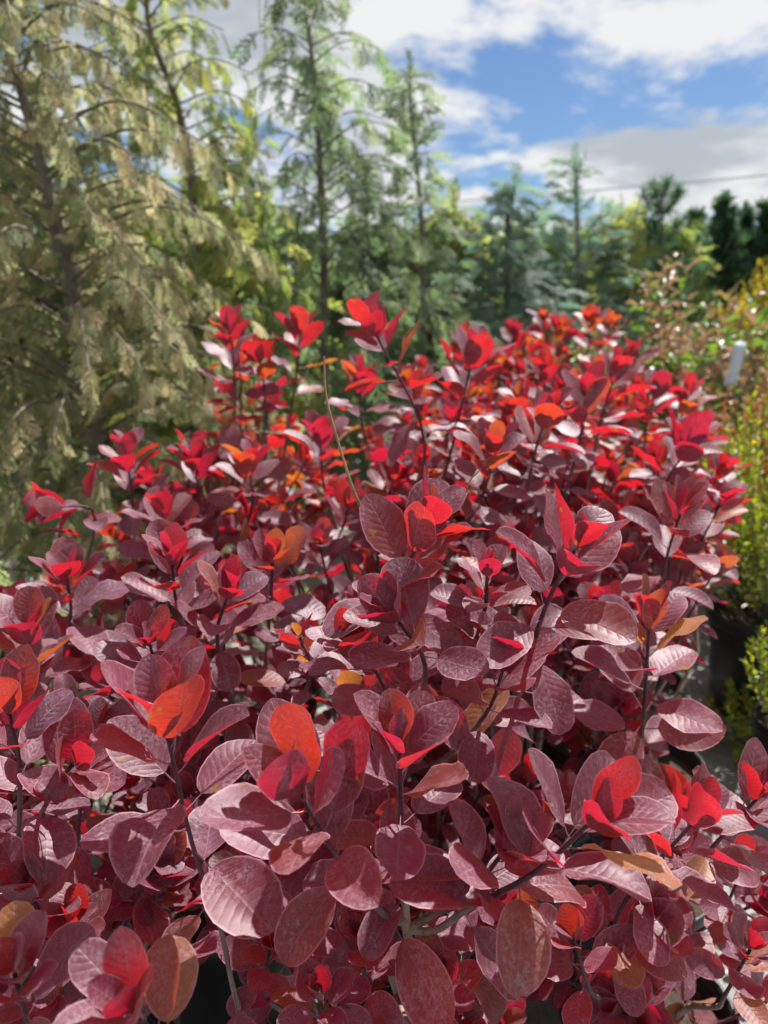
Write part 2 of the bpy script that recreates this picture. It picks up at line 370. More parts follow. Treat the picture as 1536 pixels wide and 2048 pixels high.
for i in range(22):
    seed = int(rng0.integers(1e9))
    prm = dict(ratio=rng0.uniform(0.58, 0.76), fold=rng0.uniform(0.10, 0.55), bend=rng0.uniform(-0.55, 0.30), wave=rng0.uniform(0.02, 0.12), twist=rng0.uniform(-0.14, 0.14),
               tip=rng0.choice([0.42, 0.48, 0.55, 0.65]), pet=rng0.uniform(0.2, 0.34), bite=(0.86, 1, 0.6) if i == 3 else None)
    SMOKE.append(leaf_template(np.random.default_rng(seed), **prm))
    SMOKE_LO.append(leaf_template(np.random.default_rng(seed), nu=2, nv=5, **prm))
DRY = [leaf_template(np.random.default_rng(50+i), 0.42, rng0.uniform(0.4, 1.3), rng0.uniform(-1.3, 0.3), 0.4, rng0.uniform(-1, 1), 0.7, 2, 6, 0.15) for i in range(8)]
SMALL = [leaf_template(np.random.default_rng(80+i), 0.5, rng0.uniform(0.1, 0.6), rng0.uniform(-0.5, 0.4), 0.05, 0.0, 0.6, 2, 3, 0.0) for i in range(6)]

def place(T, mtx):
    """template vertices through a 4x4 numpy matrix"""
    return T @ mtx[:3, :3].T + mtx[:3, 3]
def frame(P, D, N, scale, roll=0.0):
    D = nrm(D); N = nrm(N - D*(N @ D)); X = np.cross(D, N)
    if roll:
        X, N = X*math.cos(roll) + N*math.sin(roll), N*math.cos(roll) - X*math.sin(roll)
    m = np.eye(4); m[:3, 0] = X*scale; m[:3, 1] = D*scale; m[:3, 2] = N*scale; m[:3, 3] = P
    return m
_mesh_cache = {}
def shared_mesh(fam, i, matkey, name):
    k = (id(fam), i, matkey)
    if k not in _mesh_cache:
        T = fam[i]; tint = T[3] if len(T) > 3 else None
        _mesh_cache[k] = mesh_from(name, T[0], T[1], T[2], tint, MAT[matkey, 0])
    return _mesh_cache[k]
def joined_leaves(name, fam, specs, matkey, base, rng=None, withtint=False):
    V, F, U, TT, o = [], [], [], [], 0
    for (i, m) in specs:
        T = fam[i]
        V.append(place(T[0], m) - base); F.append(T[1] + o); U.append(T[2]); o += len(T[0])
        if withtint: TT.append(np.full(len(T[0]), rng.uniform()))
    return mesh_from(name, np.vstack(V), np.vstack(F), np.vstack(U), np.concatenate(TT) if withtint else None, MAT[matkey, 1])
def to_mat(m, base):
    q = m.copy(); q[:3, 3] -= base
    return Matrix(q.tolist())

# ------------------------------------------------------------------ ground
g = 220.0
gm = mesh_from('ground', [(-g, -g, 0), (g, -g, 0), (g, g, 0), (-g, g, 0)], np.array([(0, 1, 2, 3)]), mat=MAT['ground'], smooth=False)
go = link('ground', gm); go['kind'] = 'structure'; go['label'] = 'grey woven weed-barrier fabric covering the nursery ground'

# ------------------------------------------------------------------ smoke bushes
# name of the bush -> pot centre, crown height, filler shoots, crown radius
BUSH = {
 'A1': ((-0.46, 0.86), 0.86, 20, 0.26), 'A2': ((0.02, 0.92), 0.86, 20, 0.26), 'A3': ((0.44, 0.98), 0.72, 9, 0.19),
 'B1': ((-0.80, 1.28), 1.02, 15, 0.25), 'B2': ((-0.31, 1.22), 1.04, 16, 0.25), 'B3': ((0.12, 1.25), 1.14, 14, 0.24), 'B4': ((0.53, 1.28), 1.12, 13, 0.22),
 'C1': ((-0.50, 1.68), 1.14, 16, 0.25), 'C2': ((-0.06, 1.62), 1.16, 18, 0.26), 'C3': ((0.36, 1.66), 1.20, 18, 0.26), 'C4': ((0.68, 1.68), 1.14, 12, 0.19),
 'D1': ((-0.34, 2.06), 1.32, 15, 0.22), 'D2': ((0.10, 2.05), 1.26, 18, 0.25), 'D3': ((0.52, 2.08), 1.27, 18, 0.25), 'D4': ((0.80, 2.12), 1.22, 10, 0.19),
 'E1': ((0.12, 2.48), 1.28, 15, 0.24), 'E2': ((0.50, 2.50), 1.34, 17, 0.25), 'E3': ((0.86, 2.52), 1.30, 13, 0.22),
 'F1': ((0.36, 2.92), 1.34, 15, 0.24), 'F2': ((0.74, 2.95), 1.40, 17, 0.24), 'G1': ((0.62, 3.38), 1.42, 15, 0.26),
}
BLOCK = 'purple-red potted smoke bush packed inside the block with its stems hidden'
LABEL = {
 'A1': 'smoke bush beside the pale green conifer seedling, small dark leaf rosettes on bare tan stems',
 'A2': 'smoke bush with large wine-red leaves whose grey forked main stem shows below',
 'A3': 'low smoke bush with drooping leaves over the shaded ground fabric',
 'B1': 'smoke bush at the open end of the block against the tan conifer',
 'B2': 'smoke bush with a cup of bright crimson leaves and a tiny pink shoot beside it',
 'B3': 'smoke bush with a bare dry flower stalk rising above its glowing red rosettes',
 'B4': 'smoke bush with one upright purple shoot beside the large black pot',
 'C1': 'smoke bush with orange-tinted leaf rosettes in front of the tan conifer',
 'C2': 'smoke bush with two tall dark shoots rising high above its neighbours',
 'C4': 'smoke bush leaning towards the lime green shrub',
 'D1': 'tall scarlet smoke bush at the edge of the block below the tan conifer',
 'D4': 'smoke bush at the edge of the block in front of the dry brown shrub',
 'C3': 'smoke bush between the two tall dark shoots and the bush leaning to the lime shrub',
 'D2': 'smoke bush just behind the two tall dark shoots',
 'E3': 'smoke bush next to the curled brown shrub, behind the edge bush',
 'F1': 'smoke bush with orange-red leaves in front of the spire-topped conifer',
 'F2': 'tall crimson smoke bush next to the dry brown shrub near the end of the block',
 'G1': 'smoke bush farthest along the block, its crimson top against the blue-green conifer',
}
# shoots seen clearly: bush, tip (px, py, depth), a point further down the stem (px, py, depth), leaf length, leaf count
HERO = [
 ('A2', (328,1440,.70), [(385,1690,.76), (440,1850,.81), (500,2050,.88)], .092, 17), ('A2', (600,1590,.66), [(700,1755,.74), (770,1830,.78)], .090, 16), ('A2', (800,1500,.72), (803,1660,.76), .078, 15),
 ('A2', (1185,1640,.68), [(1070,1745,.72), (940,1815,.77)], .092, 19), ('A2', (1010,1700,.74), (930,1800,.78), .07, 9),
 ('B3', (850,1060,.86), (805,1180,.90), .082, 16), ('B3', (1150,1100,.83), (1085,1230,.88), .088, 18), ('B3', (795,1240,.82), (850,1330,.88), .078, 14),
 ('B3', (975,1150,.90), (960,1250,.94), .055, 12), ('B3', (1010,1330,.90), (970,1430,.95), .075, 13), ('B3', (720,1290,.88), (780,1400,.94), .075, 11),
 ('B4', (1298,1260,1.02), (1288,1420,1.05), .086, 18), ('B4', (1360,1030,1.2), (1330,1130,1.25), .08, 16),
 ('A3', (1390,1640,.86), (1240,1820,.90), .075, 14), ('A3', (1520,1590,.92), (1420,1700,.96), .075, 12), ('A3', (1290,1860,.88), (1230,1900,.92), .07, 9), ('A3', (1150,1880,.86), (1180,1980,.92), .065, 10),
 ('A3', (1500,1900,.95), (1450,1990,1.0), .06, 9),
 ('A1', (145,1530,.82), (95,1600,.86), .075, 12), ('A1', (140,1850,.82), (140,1930,.86), .055, 11), ('A1', (20,1430,.80), (40,1560,.84), .075, 12), ('A1', (265,2020,.56), (330,2120,.62), .07, 9),
 ('A1', (60,1780,.80), (90,1880,.85), .06, 11), ('A1', (30,1950,.62), (60,2060,.68), .06, 9), ('A2', (540,1900,.84), (530,1990,.9), .05, 11), ('A2', (720,1880,.82), (740,1990,.88), .06, 11), ('A2', (880,1960,.78), (860,2060,.84), .055, 9), ('A2', (640,1990,.76), (650,2090,.84), .05, 9),
 ('B2', (345,1130,1.06), (360,1230,1.1), .078, 16), ('B2', (455,1190,1.04), (435,1290,1.08), .074, 15), ('B2', (600,1275,.98), (620,1360,1.0), .038, 12), ('B2', (545,1120,1.15), (540,1220,1.2), .07, 15), ('B2', (300,1290,.98), (330,1380,1.04), .07, 13),
 ('B1', (135,1160,1.16), (140,1240,1.2), .078, 15), ('B1', (60,1270,1.05), (70,1370,1.1), .075, 15), ('B1', (110,1010,1.38), (190,1040,1.42), .072, 15),
 ('C1', (255,915,1.50), (265,1010,1.52), .082, 16), ('C1', (390,930,1.60), (400,1020,1.64), .078, 15), ('C1', (330,1030,1.42), (340,1120,1.46), .078, 15), ('C1', (500,930,1.6), (500,1030,1.62), .078, 15),
 ('C2', (748,660,1.36), (850,890,1.46), .086, 19), ('C2', (945,715,1.46), (900,910,1.52), .082, 18), ('C2', (985,900,1.3), (960,1000,1.36), .075, 14), ('C2', (640,880,1.6), (650,980,1.64), .08, 15),
 ('C3', (1090,840,1.36), (1060,950,1.4), .08, 17), ('C3', (1175,800,1.46), (1150,920,1.5), .085, 17), ('C3', (1230,750,1.7), (1200,850,1.72), .085, 17),
 ('C4', (1385,880,1.48), (1320,1000,1.52), .086, 18), ('C4', (1440,1010,1.5), (1400,1090,1.55), .08, 15), ('C4', (1310,790,1.9), (1290,880,1.92), .08, 15),
 ('D1', (460,665,1.85), (470,770,1.9), .088, 18), ('D1', (600,665,1.88), (590,770,1.92), .088, 18), ('D1', (520,720,1.9), (530,810,1.92), .085, 16), ('D2', (720,760,1.9), (725,850,1.95), .085, 16),
 ('D4', (1375,790,2.05), (1350,880,2.08), .08, 15), ('D3', (1090,745,2.0), (1085,830,2.05), .085, 16),
 ('F2', (1180,640,2.8), (1175,720,2.85), .088, 17), ('F2', (1120,660,2.75), (1120,740,2.8), .088, 16), ('G1', (1090,645,3.2), (1095,710,3.25), .09, 16), ('G1', (1220,650,3.1), (1210,720,3.15), .09, 16), ('F1', (1030,670,2.9), (1035,740,2.95), .088, 16), ('F1', (930,680,2.7), (935,760,2.75), .085, 15), ('E3', (1260,715,2.4), (1250,790,2.45), .085, 15),
]
SKY_X = [0, 60, 150, 200, 300, 400, 430, 640, 690, 830, 900, 1000, 1060, 1250, 1270, 1390, 1410, 1450, 1470]
SKY_Y = [1160, 985, 960, 860, 860, 850, 640, 640, 700, 700, 660, 650, 620, 620, 740, 770, 850, 880, 1150]
def shoot_leaves(path, n, L, rng, lo, droop=0.0):
    """leaf frames along the upper end of a shoot, small and upright at the tip, large and spreading below"""
    path = np.asarray(path); seg = np.linalg.norm(np.diff(path, axis=0), axis=1); cum = np.concatenate([[0], np.cumsum(seg)])
    tot = cum[-1]; out = []; s = 0.002; phi = rng.uniform(0, 2*PI)
    for i in range(n):
        f = i/n
        if s > tot*0.97: break
        d = tot - s; k = min(np.searchsorted(cum, d), len(path)-1); k = max(k, 1)
        tt = (d-cum[k-1])/max(seg[k-1], 1e-9); P = path[k-1]*(1-tt) + path[k]*tt
        A = nrm(path[k]-path[k-1]); ref = np.array([1.0, 0, 0]) if abs(A[0]) < 0.8 else np.array([0, 1.0, 0])
        u = nrm(ref - A*(ref @ A)); b = np.cross(A, u)
        ph = phi + i*2.39996 + rng.normal(0, 0.2); R = math.cos(ph)*u + math.sin(ph)*b
        K = 9.0
        if i < K: th = math.radians(13 + 37*(i/K)**0.85 + rng.normal(0, 7))
        else: th = math.radians(56 + 40*min(1, (i-K)/7.0) + rng.normal(0, 10))
        D = math.cos(th)*A + math.sin(th)*R; N = math.sin(th)*A - math.cos(th)*R
        g_ = max(0.0, (i-6)/max(n-6.0, 1.0))
        N = N + np.array([0, 0, 1.0])*0.5*min(1, g_*1.5); D = D + np.array([0, 0, -0.35])*g_
        sz = L*min(1.0, 0.60 + 0.075*i)*rng.uniform(0.85, 1.1)*(1.0 if f < 0.8 else 0.9)
        out.append((int(rng.integers(22)), frame(P, D, N, sz, rng.normal(0, 0.12 + 0.22*g_))))
        s += L*(0.045 + 0.012*i) if i < K else L*(0.16 + 0.05*(i-K))
        phi += 0
    return out

all_leaf = []     # every smoke bush leaf: (bush, shoot object index, template, matrix)
bush_data = {}
hero_tips = [(h[0], h[1]) for h in HERO] + [('', (795, 1890, .92)), ('', (785, 2000, .92)), ('', (470, 1960, .92)), ('', (110, 1690, 1.0))]   # the last four keep the bare stems in view
rng = np.random.default_rng(5)
for bn, ((bx, by), H, nfill, R) in BUSH.items():
    base = np.array([bx, by, 0.0]); dist = by
    stems, shoots = [], []
    nst = 5
    junc = []
    ph0 = rng.uniform(0, 2*PI)
    for k in range(nst):
        a = ph0 + 2*PI*k/nst + rng.normal(0, 0.25); r = R*rng.uniform(0.25, 0.5)
        J = base + np.array([r*math.cos(a), r*math.sin(a), H*rng.uniform(0.44, 0.58)])
        junc.append(J)
    if bn == 'A2': junc[0] = pix(812, 1860, 0.80)
    for k, J in enumerate(junc):
        B = base + np.array([0.035*math.cos(k*1.3), 0.035*math.sin(k*1.3), 0.215])
        M = (B+J)/2 + np.array([*(0.025*rng.normal(size=2)), 0.0])
        stems.append(spline([B, M, J], 7))
    tips = []
    for hb, t, b, L, n in HERO:
        if hb == bn: tips.append((pix(*t), [pix(*q) for q in (b if isinstance(b, list) else [b])], L*1.0, n))
    k = 0; tries = 0
    nfill = int(nfill*1.5)
    while k < nfill and tries < 900:
        tries += 1
        a = rng.uniform(0, 2*PI); r = R*1.15*math.sqrt(rng.uniform()); 
        low = rng.uniform() < 0.48
        h = H*(1 - 0.22*(r/R)**2)*rng.uniform(0.88, 1.03) if not low else H*rng.uniform(0.45, 0.85)
        if low: r = max(r, R*0.7)
        T = base + np.array([r*math.cos(a), r*math.sin(a), h])
        px, py, d = proj(T)
        if d < 0.6: continue
        if py < np.interp(px, SKY_X, SKY_Y) + 45/d: continue
        if px > 1395 and 1150 < py < 1720: continue
        bad = False
        for ob, (hx, hy, hd) in hero_tips:
            rr = (185 if hd < 1 else 150)/hd
            if d < hd + 0.03 and (px-hx)**2 + (py-hy)**2 < rr*rr: bad = True; break
            if abs(d-hd) < 0.09 and (px-hx)**2 + (py-hy)**2 < (95/hd)**2: bad = True; break
        if bad: continue
        out = np.array([math.cos(a), math.sin(a), 0])
        ax = nrm(np.array([0, 0, 1.0]) + out*(0.15 + 0.55*r/R)*(1.5 if low else 1) + rng.normal(0, 0.12, 3))
        tips.append((T, [T - ax*rng.uniform(0.12, 0.18)], rng.uniform(0.056, 0.074)*(0.8 if low else 1), int(rng.integers(13, 19))))
        k += 1
    lo = by > 1.4
    for T, Bl, L, n in tips:
        Bp = Bl[-1]
        # nearest junction below
        c = [np.linalg.norm((J-Bp)*np.array([1, 1, 0.6])) + (9 if J[2] > Bp[2]-0.01 else 0) for J in junc]
        kk = int(np.argmin(c)); J = junc[kk]
        mid = (J+Bp)/2 + np.array([0, 0, -0.01]) + rng.normal(0, 0.008, 3)
        if len(Bl) > 2: J = base + np.array([-0.02, 0.0, 0.22]); mid = J*0.5 + Bp*0.5
        path = spline([J, mid] + Bl[::-1] + [T], 6)
        si = len(shoots); shoots.append(path)
        for (ti, m) in shoot_leaves(path, n + 3, L, rng, lo):
            all_leaf.append([bn, si, ti, m])
    bush_data[bn] = (base, stems, shoots)

# which leaves show: rays from the camera position against all leaves
BV, BF, o = [], [], 0
QUADS = np.array([(0, 1, 4, 3), (1, 2, 5, 4), (3, 4, 7, 6), (4, 5, 8, 7), (6, 7, 10, 9), (7, 8, 11, 10), (9, 10, 13, 12), (10, 11, 14, 13), (12, 13, 16, 15), (13, 14, 17, 16)])
lw = []
for L in all_leaf:
    v = place(SMOKE_LO[L[2]][0][:18], L[3]); lw.append(v); BV.append(v); BF.append(QUADS + o); o += 18
tree_bvh = BVHTree.FromPolygons([tuple(x) for x in np.vstack(BV)], [tuple(int(q) for q in x) for x in np.vstack(BF)])
camv = Vector(CAM)
def visible_score(pts, tol=0.004):
    sc_ = 0
    for p in pts:
        px, py, d = proj(p)
        if d < 0.1 or px < -20 or px > 1556 or py < -20 or py > 2068: continue
        dv = Vector(p) - camv; l = dv.length
        hit = tree_bvh.ray_cast(camv, dv/l, l - tol)
        if hit[0] is None: sc_ += 1
    return sc_
by_bush = {}
for idx, L in enumerate(all_leaf):
    v = lw[idx]
    pts = [v[4], v[7], v[10], v[6]*0.85+v[7]*0.15, v[8]*0.85+v[7]*0.15, v[9]*0.85+v[10]*0.15, v[11]*0.85+v[10]*0.15, v[13]]
    d = (L[3][:3, 3] - CAM) @ FWD
    area = (np.linalg.norm(L[3][:3, 1])/d)**2
    by_bush.setdefault(L[0], []).append((visible_score(pts)*area, idx))

PREF = np.eye(4)
nobj = 0
for bn, (base, stems, shoots) in bush_data.items():
    lab = LABEL.get(bn, BLOCK)
    far = base[1] > 1.9
    mk = 'smokefar' if far else 'smoke'
    root = thing('smoke_bush', lab, 'shrub', base, 'potted smoke bushes standing in a block')
    link('pot', POT, root); link('soil', SOIL, root)
    rr = np.random.default_rng(hash(bn) % 1000 if False else sum(map(ord, bn)))
    for s in stems:
        v, f, t = tube(s - base, 0.0075, 0.0052, 7, 1.0, 0.95, 0.12, rr)
        link('stem', mesh_from('stem', v, f, tint=t, mat=MAT['stem']), root)
    sob = []
    for s in shoots:
        ln = np.linalg.norm(np.diff(s, axis=0), axis=1).sum()
        v, f, t = tube(s - base, 0.0048, 0.0021, 6, min(1.0, ln/0.3), -0.35, 0.10, rr)
        sob.append(link('shoot', mesh_from('shoot', v, f, tint=np.clip(t*1.3, 0, 1), mat=MAT['stem']), root))
    lst = sorted(by_bush[bn], key=lambda q: -q[0])
    show = [q for q in lst if q[0] > 0][:300]; rest = [q for q in lst if q not in set(show)]
    for sc_, idx in show:
        _, si, ti, m = all_leaf[idx]
        link('leaf', shared_mesh(SMOKE, ti, mk, 'leaf'), sob[si], to_mat(m, base)); nobj += 1
    if rest:
        me = joined_leaves('foliage', SMOKE_LO if base[1] > 1.1 else SMOKE, [(all_leaf[i][2], all_leaf[i][3]) for _, i in rest], mk, base)
        fo = link('foliage', me, root); fo['kind'] = 'stuff'
    if bn == 'B3':
        p = spline([pix(720, 1010, .88), pix(703, 970, .87), pix(672, 870, .86), pix(652, 790, .86), pix(648, 712, .86)], 5) - base
        v, f, t = tube(p, 0.0020, 0.0011, 6, 1.0, 0.0, 0.05, rr); link('dry_stalk', mesh_from('dry_stalk', v, f, tint=t, mat=MAT['twig']), root)
        p = spline([pix(925, 1010, .88), pix(938, 965, .87), pix(962, 938, .86)], 5) - base
        v, f, t = tube(p, 0.0012, 0.0008, 5, 1.0, 0.3); link('dry_stalk', mesh_from('dry_stalk', v, f, tint=t, mat=MAT['twig']), root)
print('smoke leaves', len(all_leaf), 'as objects', nobj)

# ------------------------------------------------------------------ conifers
def spray_template(seed, nside, nsub, asp=0.55, wd=0.020):
    """flat fan of scale-leaved branchlets, unit length along +Y"""
    r = np.random.default_rng(seed); V, F = [], []
    def strip(p, d, ln, w, z0, dz):
        n = np.array([-d[1], d[0]]); b = len(V); q = p + d*ln*0.55; e = p + d*ln
        V.extend([(*(p - n*w*0.5), z0), (*(p + n*w*0.5), z0), (*(q + n*w*0.75), z0 + dz*0.5), (*(q - n*w*0.75), z0 + dz*0.5), (*(e + n*w*0.15), z0 + dz), (*(e - n*w*0.15), z0 + dz)])
        F.extend([(b, b+1, b+2, b+3), (b+3, b+2, b+4, b+5)])
    def blade(p, d, ln, w, z0, dz):
        n = np.array([-d[1], d[0]]); b = len(V); q = p + d*ln*0.5; e = p + d*ln
        V.extend([(*p, z0), (*(q + n*w*0.7), z0 + dz*0.5), (*e, z0 + dz), (*(q - n*w*0.7), z0 + dz*0.5)]); F.append((b, b+1, b+2, b+3))
    curve = r.uniform(-0.25, 0.25)
    def axis(t): return np.array([curve*t*t*0.5, t]), nrm([curve*t, 1.0])
    p0, d0 = axis(0.0)
    strip(p0, nrm([curve*0.25, 1.0]), 1.0, wd*1.1, 0.0, -0.12)
    for i in range(nside):
        t = 0.10 + 0.86*i/nside; side = 1 if i % 2 else -1
        p, d = axis(t); z = -0.12*t + r.normal(0, 0.012)
        an = side*math.radians(r.uniform(36, 52)); c, s = math.cos(an), math.sin(an)
        dd = np.array([d[0]*c - d[1]*s, d[0]*s + d[1]*c])
        ln = asp*(math.sin(PI*min(1, (t*0.85+0.12)))**0.7)*r.uniform(0.75, 1.1)
        dz = -0.10*ln + r.normal(0, 0.05)*ln
        strip(p, dd, ln, wd, z, dz)
        for j in range(nsub):
            u = 0.25 + 0.65*j/max(1, nsub); sd = 1 if j % 2 else -1
            a2 = sd*math.radians(r.uniform(30, 45)); c, s = math.cos(a2), math.sin(a2)
            d2 = np.array([dd[0]*c - dd[1]*s, dd[0]*s + dd[1]*c])
            blade(p + dd*ln*u, d2, ln*0.5*(1.2-u)*r.uniform(0.8, 1.2), wd*0.9, z + dz*u, r.normal(0, 0.03))
    V = np.array(V); F = np.array(F)
    V[:, 2] += -0.30*V[:, 1]**2 - 0.5*V[:, 0]**2
    return V, F, np.column_stack([V[:, 0]+0.5, V[:, 1]]), np.full(len(V), 0.5)
SPRAY = [spray_template(i, 11, 3, 0.45, 0.04) for i in range(8)]
SPRAY_MID = [spray_template(20+i, 9, 3, 0.5, 0.045) for i in range(8)]
SPRAY_FAR = [spray_template(40+i, 7, 2, 0.5, 0.07) for i in range(6)]

def conifer(name, label, trunk_pts, r_base, prof, nbr, per, ssize, matkey, fam, seed, h0=0.12, up=0.35, droop=0.5, nspray_obj=0, branch_obj=False, cat='tree', group=None, dens_top=1.0, pot=False):
    """trunk through trunk_pts; prof(f) crown radius at relative height f"""
    r = np.random.default_rng(seed)
    base = np.array([trunk_pts[0][0], trunk_pts[0][1], 0.0])
    path = spline(trunk_pts, 6); H = path[-1][2]
    root = thing(name, label, cat, base, group)
    zc = path[:, 2]
    def at(z): return np.array([np.interp(z, zc, path[:, 0]), np.interp(z, zc, path[:, 1]), z])
    limbs = [tube(path - base, r_base, 0.004, 8, 1.0, 0.5, 0.06, r)]
    specs = []; brs = []
    for k in range(nbr):
        f = h0 + (1-h0)*((k+r.uniform(0, 1))/nbr)**0.92; f = min(f, 0.985)
        if f > 0.8 and r.uniform() > dens_top: continue
        P = at(f*H); a = k*2.39996 + r.normal(0, 0.35); ln = prof(f)*r.uniform(0.7, 1.12)
        o_ = np.array([math.cos(a), math.sin(a), 0.0])
        e1 = P + o_*ln*0.5 + np.array([0, 0, ln*0.5*up]); e2 = P + o_*ln + np.array([0, 0, ln*(up*0.9 - droop*0.45)])
        bp = spline([P, e1, e2], 6 if branch_obj else 3); brs.append(bp)
        m = max(4, int(per*max(0.35, ln/max(prof(h0+0.2), 0.05))))
        for j in range(m):
            t = 0.18 + 0.82*(j+r.uniform(0, 0.9))/m; q = t*(len(bp)-1); i0 = min(int(q), len(bp)-2); fr = q-i0
            S = bp[i0]*(1-fr) + bp[i0+1]*fr; T = nrm(bp[i0+1]-bp[i0]); side = nrm(np.cross(T, [0, 0, 1.0]))*(1 if j % 2 else -1)
            D = T*r.uniform(0.3, 0.9) + side*r.uniform(0.2, 0.95)*(1.15-t) + np.array([0, 0, -droop*r.uniform(0.2, 1.5) + up*0.3]) + r.normal(0, 0.15, 3)
            N = np.array([0, 0, 1.0]) + side*r.uniform(-0.9, 0.9) + o_*r.uniform(-0.2, 0.9) + r.normal(0, 0.3, 3)
            specs.append((int(r.integers(len(fam))), frame(S, D, N, ssize*r.uniform(0.7, 1.25)*(0.75+0.4*(1-f)))))
    for j in range(6):        # leader
        P = at(H*(1-0.03*j)); a = r.uniform(0, 2*PI)
        D = np.array([0.4*math.cos(a), 0.4*math.sin(a), 1.0]); specs.append((int(r.integers(len(fam))), frame(P, D, np.array([math.cos(a), math.sin(a), 0.2]), ssize*0.7)))
    if not branch_obj: limbs += [tube(b - base, 0.006*max(0.4, len(b) and np.linalg.norm(b[-1]-b[0])), 0.0015, 3, 0.6, 0.2) for b in brs]
    v, f_, t_ = joinq(limbs); link('trunk', mesh_from('trunk', v, f_, tint=t_, mat=MAT['bark']), root)
    if branch_obj:
        for b in brs:
            v, f_, t_ = tube(b - base, 0.003 + 0.006*np.linalg.norm(b[-1]-b[0]), 0.0018, 5, 0.9, 0.3)
            link('branch', mesh_from('branch', v, f_, tint=t_, mat=MAT['bark']), root)
    show = []
    if nspray_obj:
        sc_ = []
        for i, (ti, m) in enumerate(specs):
            c = m[:3, 3] + m[:3, 1]*0.5; px, py, d = proj(c)
            vis = -20 < px < 1556 and -20 < py < 2060 and d > 0.2
            if not vis: continue
            ok = visible_score([c]); 
            toward = -((c - at(max(0.01, min(c[2], H)))) @ nrm([c[0], c[1], 0]))
            if ok: sc_.append((toward + 0.02*np.linalg.norm(m[:3, 1])/d, i))
        sc_.sort(reverse=True); show = [i for _, i in sc_[:nspray_obj]]
    ss = set(show)
    for i in show: link('foliage_spray', shared_mesh(fam, specs[i][0], matkey, 'foliage_spray'), root, to_mat(specs[i][1], base))
    rest = [s for i, s in enumerate(specs) if i not in ss]
    c = link('crown', joined_leaves('crown', fam, rest, matkey, base, r, True), root)
    c['kind'] = 'stuff'
    if pot: link('pot', POT, root); link('soil', SOIL, root)
    return root
def cone(R, p=0.8, top=0.04): return lambda f: R*(max(0, 1-f)**p)*min(1, 0.55+2.2*f) + top
def gp(px, d):        # a trunk foot: below pixel column px, at horizontal distance d
    return np.array([(px-768)/FPX*(d*math.cos(PITCH) + (CAMZ)*math.sin(PITCH)), d, 0.0])
def tp(px, py, Y):    # point at pixel on the vertical plane at distance Y
    dirv = RGT*((px-768)/FPX) - UPV*((py-1024)/FPX) + FWD
    return CAM + dirv*(Y/dirv[1])

conifer('conifer_tree', 'tan-green conifer with drooping sprays and a leaning grey trunk', [np.array([-0.98, 2.62, 0]), tp(150, 640, 2.62), tp(105, 420, 2.62), tp(45, 190, 2.65), tp(-30, -60, 2.7), tp(-60, -330, 2.75)], 0.036,
        cone(0.85, 0.5, 0.12), 165, 36, 0.088, 'tan', SPRAY, 101, 0.10, 0.35, 0.85, 300, True)
conifer('conifer_tree', 'olive conifer with a crooked dark trunk behind the tan conifer', [np.array([-0.98, 3.5, 0]), tp(392, 600, 3.5), tp(385, 380, 3.5), tp(352, 200, 3.5), tp(300, 60, 3.5), tp(285, -120, 3.5), tp(275, -260, 3.5)], 0.028,
        cone(0.64, 0.6, 0.12), 125, 22, 0.105, 'olive', SPRAY, 102, 0.10, 0.4, 0.7, 300, True)
conifer('conifer_tree', 'tall slender grey-green conifer with straight trunk and airy top', [np.array([-0.36, 4.2, 0]), tp(648, 560, 4.2), tp(640, 330, 4.2), tp(628, 150, 4.2), tp(610, 10, 4.2), tp(604, -110, 4.2)], 0.026,
        cone(0.70, 0.55, 0.12), 92, 11, 0.16, 'green', SPRAY_MID, 103, 0.10, 0.45, 0.75, 300, True)
conifer('conifer_tree', 'narrow spire-topped green conifer with open tiers of branches', [np.array([0.26, 4.8, 0]), tp(846, 560, 4.8), tp(838, 380, 4.8), tp(824, 250, 4.8), tp(819, 150, 4.8)], 0.022,
        cone(0.50, 1.0, 0.06), 74, 9, 0.17, 'green', SPRAY_MID, 104, 0.10, 0.7, 0.35, 300, True)
conifer('conifer_tree', 'yellowish conifer showing only in the corner beside the leaning trunk', [np.array([-2.3, 3.2, 0]), tp(-330, 500, 3.2), tp(-300, 100, 3.2), tp(-290, -260, 3.2)], 0.034,
        cone(0.85, 0.6, 0.1), 80, 12, 0.2, 'tan', SPRAY_MID, 105)
conifer('conifer_tree', 'dense blue-green conifer with broad skirt standing past the red block', [np.array([0.98, 5.5, 0]), tp(1015, 480, 5.5), tp(1022, 430, 5.5), tp(1030, 372, 5.5)], 0.03,
        cone(0.66, 0.8, 0.06), 120, 14, 0.19, 'blue', SPRAY_MID, 106, 0.05, 0.6, 0.3)
conifer('conifer_tree', 'wispy grey-green conifer with bare twiggy top', [np.array([1.72, 6.2, 0]), tp(1155, 480, 6.2), tp(1152, 400, 6.2), tp(1150, 330, 6.2)], 0.024,
        cone(0.60, 0.9, 0.08), 105, 12, 0.2, 'blue', SPRAY_MID, 107, 0.06, 0.8, 0.2, dens_top=0.6)
conifer('conifer_tree', 'thin olive conifer with feathery top beside the wispy one', [np.array([2.15, 6.4, 0]), tp(1238, 500, 6.4), tp(1240, 425, 6.4)], 0.02,
        cone(0.42, 0.9, 0.08), 80, 10, 0.2, 'olive', SPRAY_MID, 108, 0.06, 0.8, 0.2)
